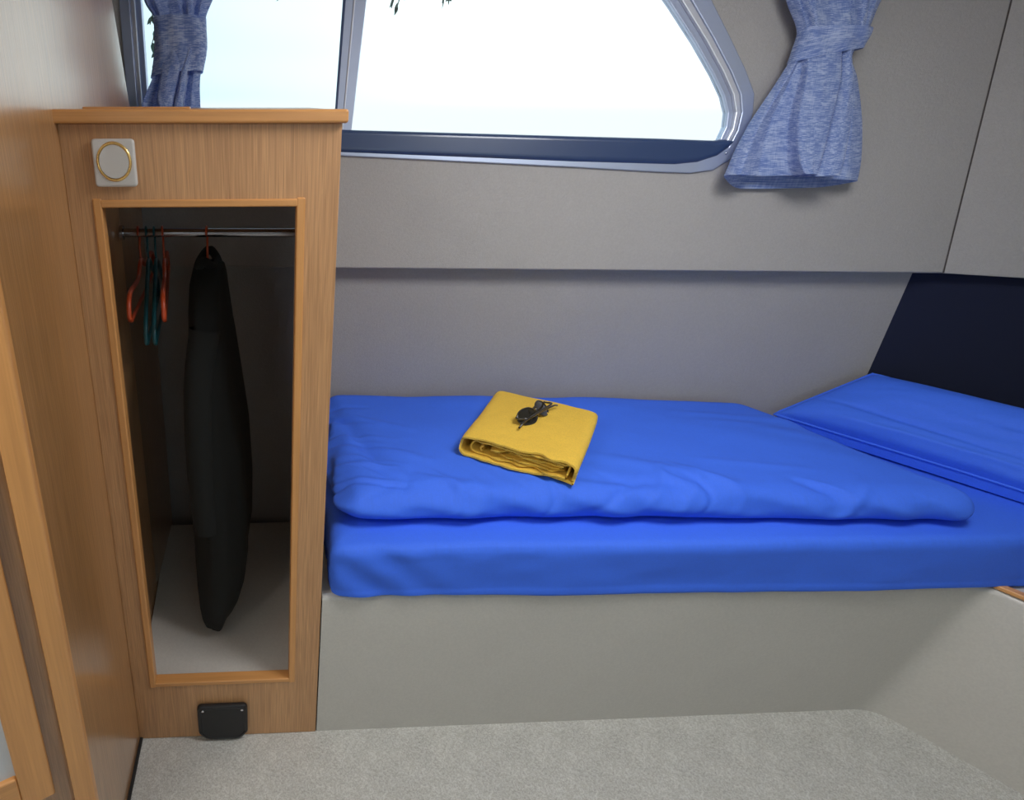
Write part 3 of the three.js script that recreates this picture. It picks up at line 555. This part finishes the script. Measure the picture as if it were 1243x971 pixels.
{
  const l1 = atH(638, 507, TH + TT + .012), l2 = atH(657, 496, TH + TT + .012);
  const c = l1.clone().lerp(l2, .5), ex = l2.clone().sub(l1).setY(0).normalize();
  const s = thing('sunglasses', 'dark sunglasses with folded arms resting on the yellow towel', 'sunglasses', V3(c.x, TH + TT + .0035, c.z), Math.atan2(-ex.z, ex.x));
  // local x along the front, z towards the viewer's right; fronts lean back
  const tilt = -.75, lift = g => g.rotateX(tilt).translate(0, .014, .004);
  const half = .029; s.scale.setScalar(1.08);
  const outline = sx => { const o = []; for (let k = 0; k < 28; k++) { const a = k / 28 * 2 * Math.PI, r = 1 + .10 * Math.cos(2 * a + .5 * sx) - .05 * Math.sin(a); o.push(V3(sx * half + sx * .024 * r * Math.cos(a), .0205 * r * Math.sin(a) * .92 - .0005, -.010 * Math.pow(Math.abs(sx * half + sx * .024 * Math.cos(a)) / .053, 2))); } return o; };
  for (const sx of [-1, 1]) {
    const o = outline(sx);
    mesh('rim', lift(tube(o, .0018, 56, 8, true)), M.frameDark, s);
    const pos = [], idx = [], cc = V3(sx * half, 0, -.0015); pos.push(cc.x, cc.y, cc.z);
    o.forEach(p => pos.push(p.x, p.y, p.z)); o.forEach((p, i) => { const a = 1 + i, b = 1 + (i + 1) % o.length; sx > 0 ? idx.push(0, a, b) : idx.push(0, b, a); });
    const front = new THREE.BufferGeometry(); front.setAttribute('position', new THREE.Float32BufferAttribute(pos, 3)); front.setIndex(idx); front.setAttribute('uv', new THREE.Float32BufferAttribute(new Float32Array(pos.length / 3 * 2), 2)); front.computeVertexNormals();
    const back = front.clone().translate(0, 0, -.0018); { const ix = back.index.array; for (let i = 0; i < ix.length; i += 3) { const q = ix[i]; ix[i] = ix[i + 1]; ix[i + 1] = q; } back.computeVertexNormals(); }
    mesh('lens', lift(mergeGeometries([front, back])), M.lens, s);
    // arm folded across behind the front
    const h0 = V3(sx * .056, .008, -.010).applyAxisAngle(V3(1, 0, 0), tilt).add(V3(0, .014, .004));
    mesh('temple_arm', tube([h0, h0.clone().add(V3(sx * .002, 0, .007)), V3(sx * .046, .0165 + (sx > 0 ? .003 : 0), .013), V3(0, .0145 + (sx > 0 ? .003 : 0), .013), V3(-sx * .056, .0115 + (sx > 0 ? .003 : 0), .013), V3(-sx * .078, .005, .012)], .0021, 40, 8), M.frameDark, s);
  }
  mesh('bridge', lift(tube([V3(-.007, .006, 0), V3(0, .009, .0015), V3(.007, .006, 0)], .0018, 14, 8)), M.frameDark, s);
}

// ---------------------------------------------------------------- curtains
// loop of [share of the width, metres in front] round a gathered curtain: far above the tie, at the tie, at the hem; then how much lower the hem hangs
const PLEATS = [
  [[0, .000], [.00, .000], [.00, .010], 0], [[.05, .034], [.03, .014], [.04, .044], .000], [[.13, .010], [.06, .013], [.25, .010], .000], [[.20, .034], [.08, .016], [.44, .026], .000],
  [[.28, .036], [.11, .025], [.455, .062], .000], [[.36, .008], [.36, .034], [.50, .066], .000], [[.44, .032], [.62, .031], [.54, .058], .000], [[.50, .036], [.645, -.002], [.52, -.004], .002],
  [[.57, .010], [.67, .024], [.56, .052], .004], [[.64, .034], [.73, .033], [.63, .060], .003], [[.72, .034], [.79, .028], [.715, .054], .002], [[.78, .006], [.77, .000], [.685, .000], .004],
  [[.88, .030], [.88, .008], [.85, .018], .008], [[1, .000], [1, -.004], [1, -.002], .010], [[.8, -.022], [.8, -.020], [.78, -.022], .022], [[.2, -.022], [.2, -.020], [.20, -.024], .024],
];
function curtain(label, off, rows, tieRow, tie, mirror) {
  // rows: [y, left x, right x] in pixels, read on a plane off metres in front of the hull panel
  const cs = thing('curtain', label, 'curtain');
  const key = rows.map(([y, l, r]) => [onHull(l, y, off), onHull(r, y, off)]);
  const nk = key.length - 1, vTie = tieRow / nk;
  const at = v => { const t = v * nk, i = Math.min(nk - 1, Math.floor(t)), f = t - i; return [0, 1].map(k => { const g = j => key[Math.max(0, Math.min(nk, j))][k], a = g(i - 1), b = g(i), c = g(i + 1), d = g(i + 2); return b.clone().multiplyScalar(2).addScaledVector(c.clone().sub(a), f).addScaledVector(a.clone().multiplyScalar(2).addScaledVector(b, -5).addScaledVector(c, 4).addScaledVector(d, -1), f * f).addScaledVector(b.clone().multiplyScalar(3).addScaledVector(a, -1).addScaledVector(c, -3).add(d), f * f * f).multiplyScalar(.5); }); };
  const nu = 200, cache = new Map();
  const section = v => {
    if (cache.has(v)) return cache.get(v);
    const w = v < vTie ? [1 - v / vTie, v / vTie, 0] : [0, 1 - (v - vTie) / (1 - vTie), (v - vTie) / (1 - vTie)];
    const e = w[2] > 0 ? Math.pow(w[2], .8) : 0; if (w[2] > 0) { w[2] = e; w[1] = 1 - e; }
    const pts = PLEATS.map(p => { const f = p[0][0] * w[0] + p[1][0] * w[1] + p[2][0] * w[2], d = p[0][1] * w[0] + p[1][1] * w[1] + p[2][1] * w[2]; return V3(mirror ? 1 - f : f, d, p[3]); });
    const c = new THREE.CatmullRomCurve3(mirror ? pts.reverse() : pts, true, 'catmullrom', .28).getPoints(nu); cache.set(v, c); return c;
  };
  const cloth = grid(nu, 80, (u, v) => {
    const q = section(v)[Math.round(u * nu) % nu], [a, b] = at(v), p = a.clone().lerp(b, q.x).addScaledVector(N, q.y + .0025 * (noise(u * 30, v * 14, 211, 30) - .5) * (q.y > 0 ? 1 : .3));
    p.addScaledVector(VV, -q.z * Math.pow(Math.max(0, (v - vTie) / (1 - vTie)), 2)); return p;
  }, (u, v, p) => [u * .62, p.y]);
  const cl = mesh('cloth', cloth, M.curtain, cs);
  const [v0, v1, skew] = tie, mid = at((v0 + v1) / 2), widthMid = mid[0].distanceTo(mid[1]);
  const band = grid(96, 12, (u, v) => {
    const a = u * 2 * Math.PI, c = Math.cos(a), vv = v0 + (v1 - v0) * v - skew * c * v, [l, r] = at(vv), e = r.clone().sub(l), m = l.clone().lerp(r, .5), hw = .35 * e.length() / 2 + .65 * widthMid / 2 + .003;
    const pw = Math.sign(Math.sin(a)) * Math.pow(Math.abs(Math.sin(a)), .8);
    return m.addScaledVector(e.normalize(), c * hw).addScaledVector(N, .006 + pw * (.031 + .0022 * Math.sin(Math.PI * v) + .0016 * Math.sin(u * 50 + v * 4)) + .002 * (noise(u * 12, v * 4, 213, 12) - .5));
  }, (u, v) => [u * .3, v * .05], true);
  mesh('tieback', band, M.curtain, cs);
  return cs;
}
curtain('blue heather curtain gathered by a tie right of the window above the duvet', .040,
  [[-150, 925, 1160], [-60, 940, 1108], [0, 954, 1070], [38, 967, 1054], [68, 961, 1036], [100, 941, 1043], [150, 907, 1048], [190, 886, 1047], [214, 875, 1043]],
  4, [.370, .505, .035], false);
curtain('greyish blue tied curtain in front of the glass behind the wardrobe top', .034,
  [[-130, 130, 320], [-60, 160, 285], [0, 175, 258], [26, 189, 249], [60, 190, 250], [92, 188, 243], [124, 176, 243], [138, 174, 244], [150, 173, 245]],
  4, [.365, .625, .015], false);

// ---------------------------------------------------------------- foliage outside the window
{
  const leafShape = () => { const s = new THREE.Shape(); s.moveTo(0, 0); s.quadraticCurveTo(.42, .35, 0, 1); s.quadraticCurveTo(-.42, .35, 0, 0); const g = new THREE.ShapeGeometry(s, 6); const p = g.attributes.position; for (let i = 0; i < p.count; i++) p.setZ(i, .25 * Math.abs(p.getX(i)) - .15 * p.getY(i) * p.getY(i)); g.computeVertexNormals(); return g; };
  const LG = leafShape();
  const far = (x, y, d) => V3(0, EYE, 0).addScaledVector(ray(x, y).normalize(), d);
  function branch(label, from, tips, dist, size) {
    const b = thing('tree_branch', label, 'branch');
    const root = far(...from, dist);
    mesh('branch', tube([root, root.clone().add(V3(.1, -.05, .1)), far((from[0] + tips[0][0]) / 2, from[1] / 2 - 20, dist), far(tips[0][0], tips[0][1] - 26, dist)], .006, 20, 6), M.bark, b);
    tips.forEach(([x, y, n], k) => {
      const p = far(x, y, dist), up = far(x + 8, y - 46, dist);
      mesh('twig', tube([up, up.clone().lerp(p, .5).add(V3(.006, 0, 0)), p], .0018, 8, 5), M.bark, b);
      for (let i = 0; i < n; i++) { const f = rnd() * .75, q = p.clone().lerp(up, f); const l = mesh('leaf', LG, M.leaf, b); l.position.copy(q); l.scale.setScalar(size * (.75 + .5 * rnd())); l.rotation.set(Math.PI + (rnd() - .5) * 1.6, rnd() * 6.28, (rnd() - .5) * 1.6); }
    });
  }
  branch('leafy twigs hanging outside the large window pane', [560, -190], [[481, 12, 7], [475, 10, 4], [492, -2, 6], [537, 4, 6], [546, -4, 6], [342, -3, 6], [350, -10, 5]], 2.6, .034);
  branch('leafy twigs seen between the left curtain and the frame', [120, -120], [[182, 30, 7], [184, 55, 6], [185, 82, 5]], 2.6, .030);
}

// ---------------------------------------------------------------- unseen ceiling lamps, lighting the berth and wardrobe from out of view
UNSEEN_LAMPS.forEach(([x, z, s, power, c], i) => {
  const l = thing('unseen_ceiling_lamp', i ? 'unseen square ceiling lamp above the berth side, placed to light the bed and wall' : 'unseen square ceiling lamp above the aft end, placed to light the wardrobe front and floor', 'lamp', V3(x, CEIL, z));
  mesh('housing', box(s + .04, .022, s + .04, .006).translate(0, -.011, 0), M.white, l);
  const gm = M.unseenLampGlow.clone(); gm.emissive = col(...c); mesh('diffuser', box(s, .008, s, .002).translate(0, -.024, 0), gm, l);
  const a = new THREE.RectAreaLight(col(...c), power, s, s); a.position.set(x, CEIL - .034, z); a.rotation.x = -Math.PI / 2; scene.add(a); a.castShadow = true;
});
renderer.render(scene, camera);
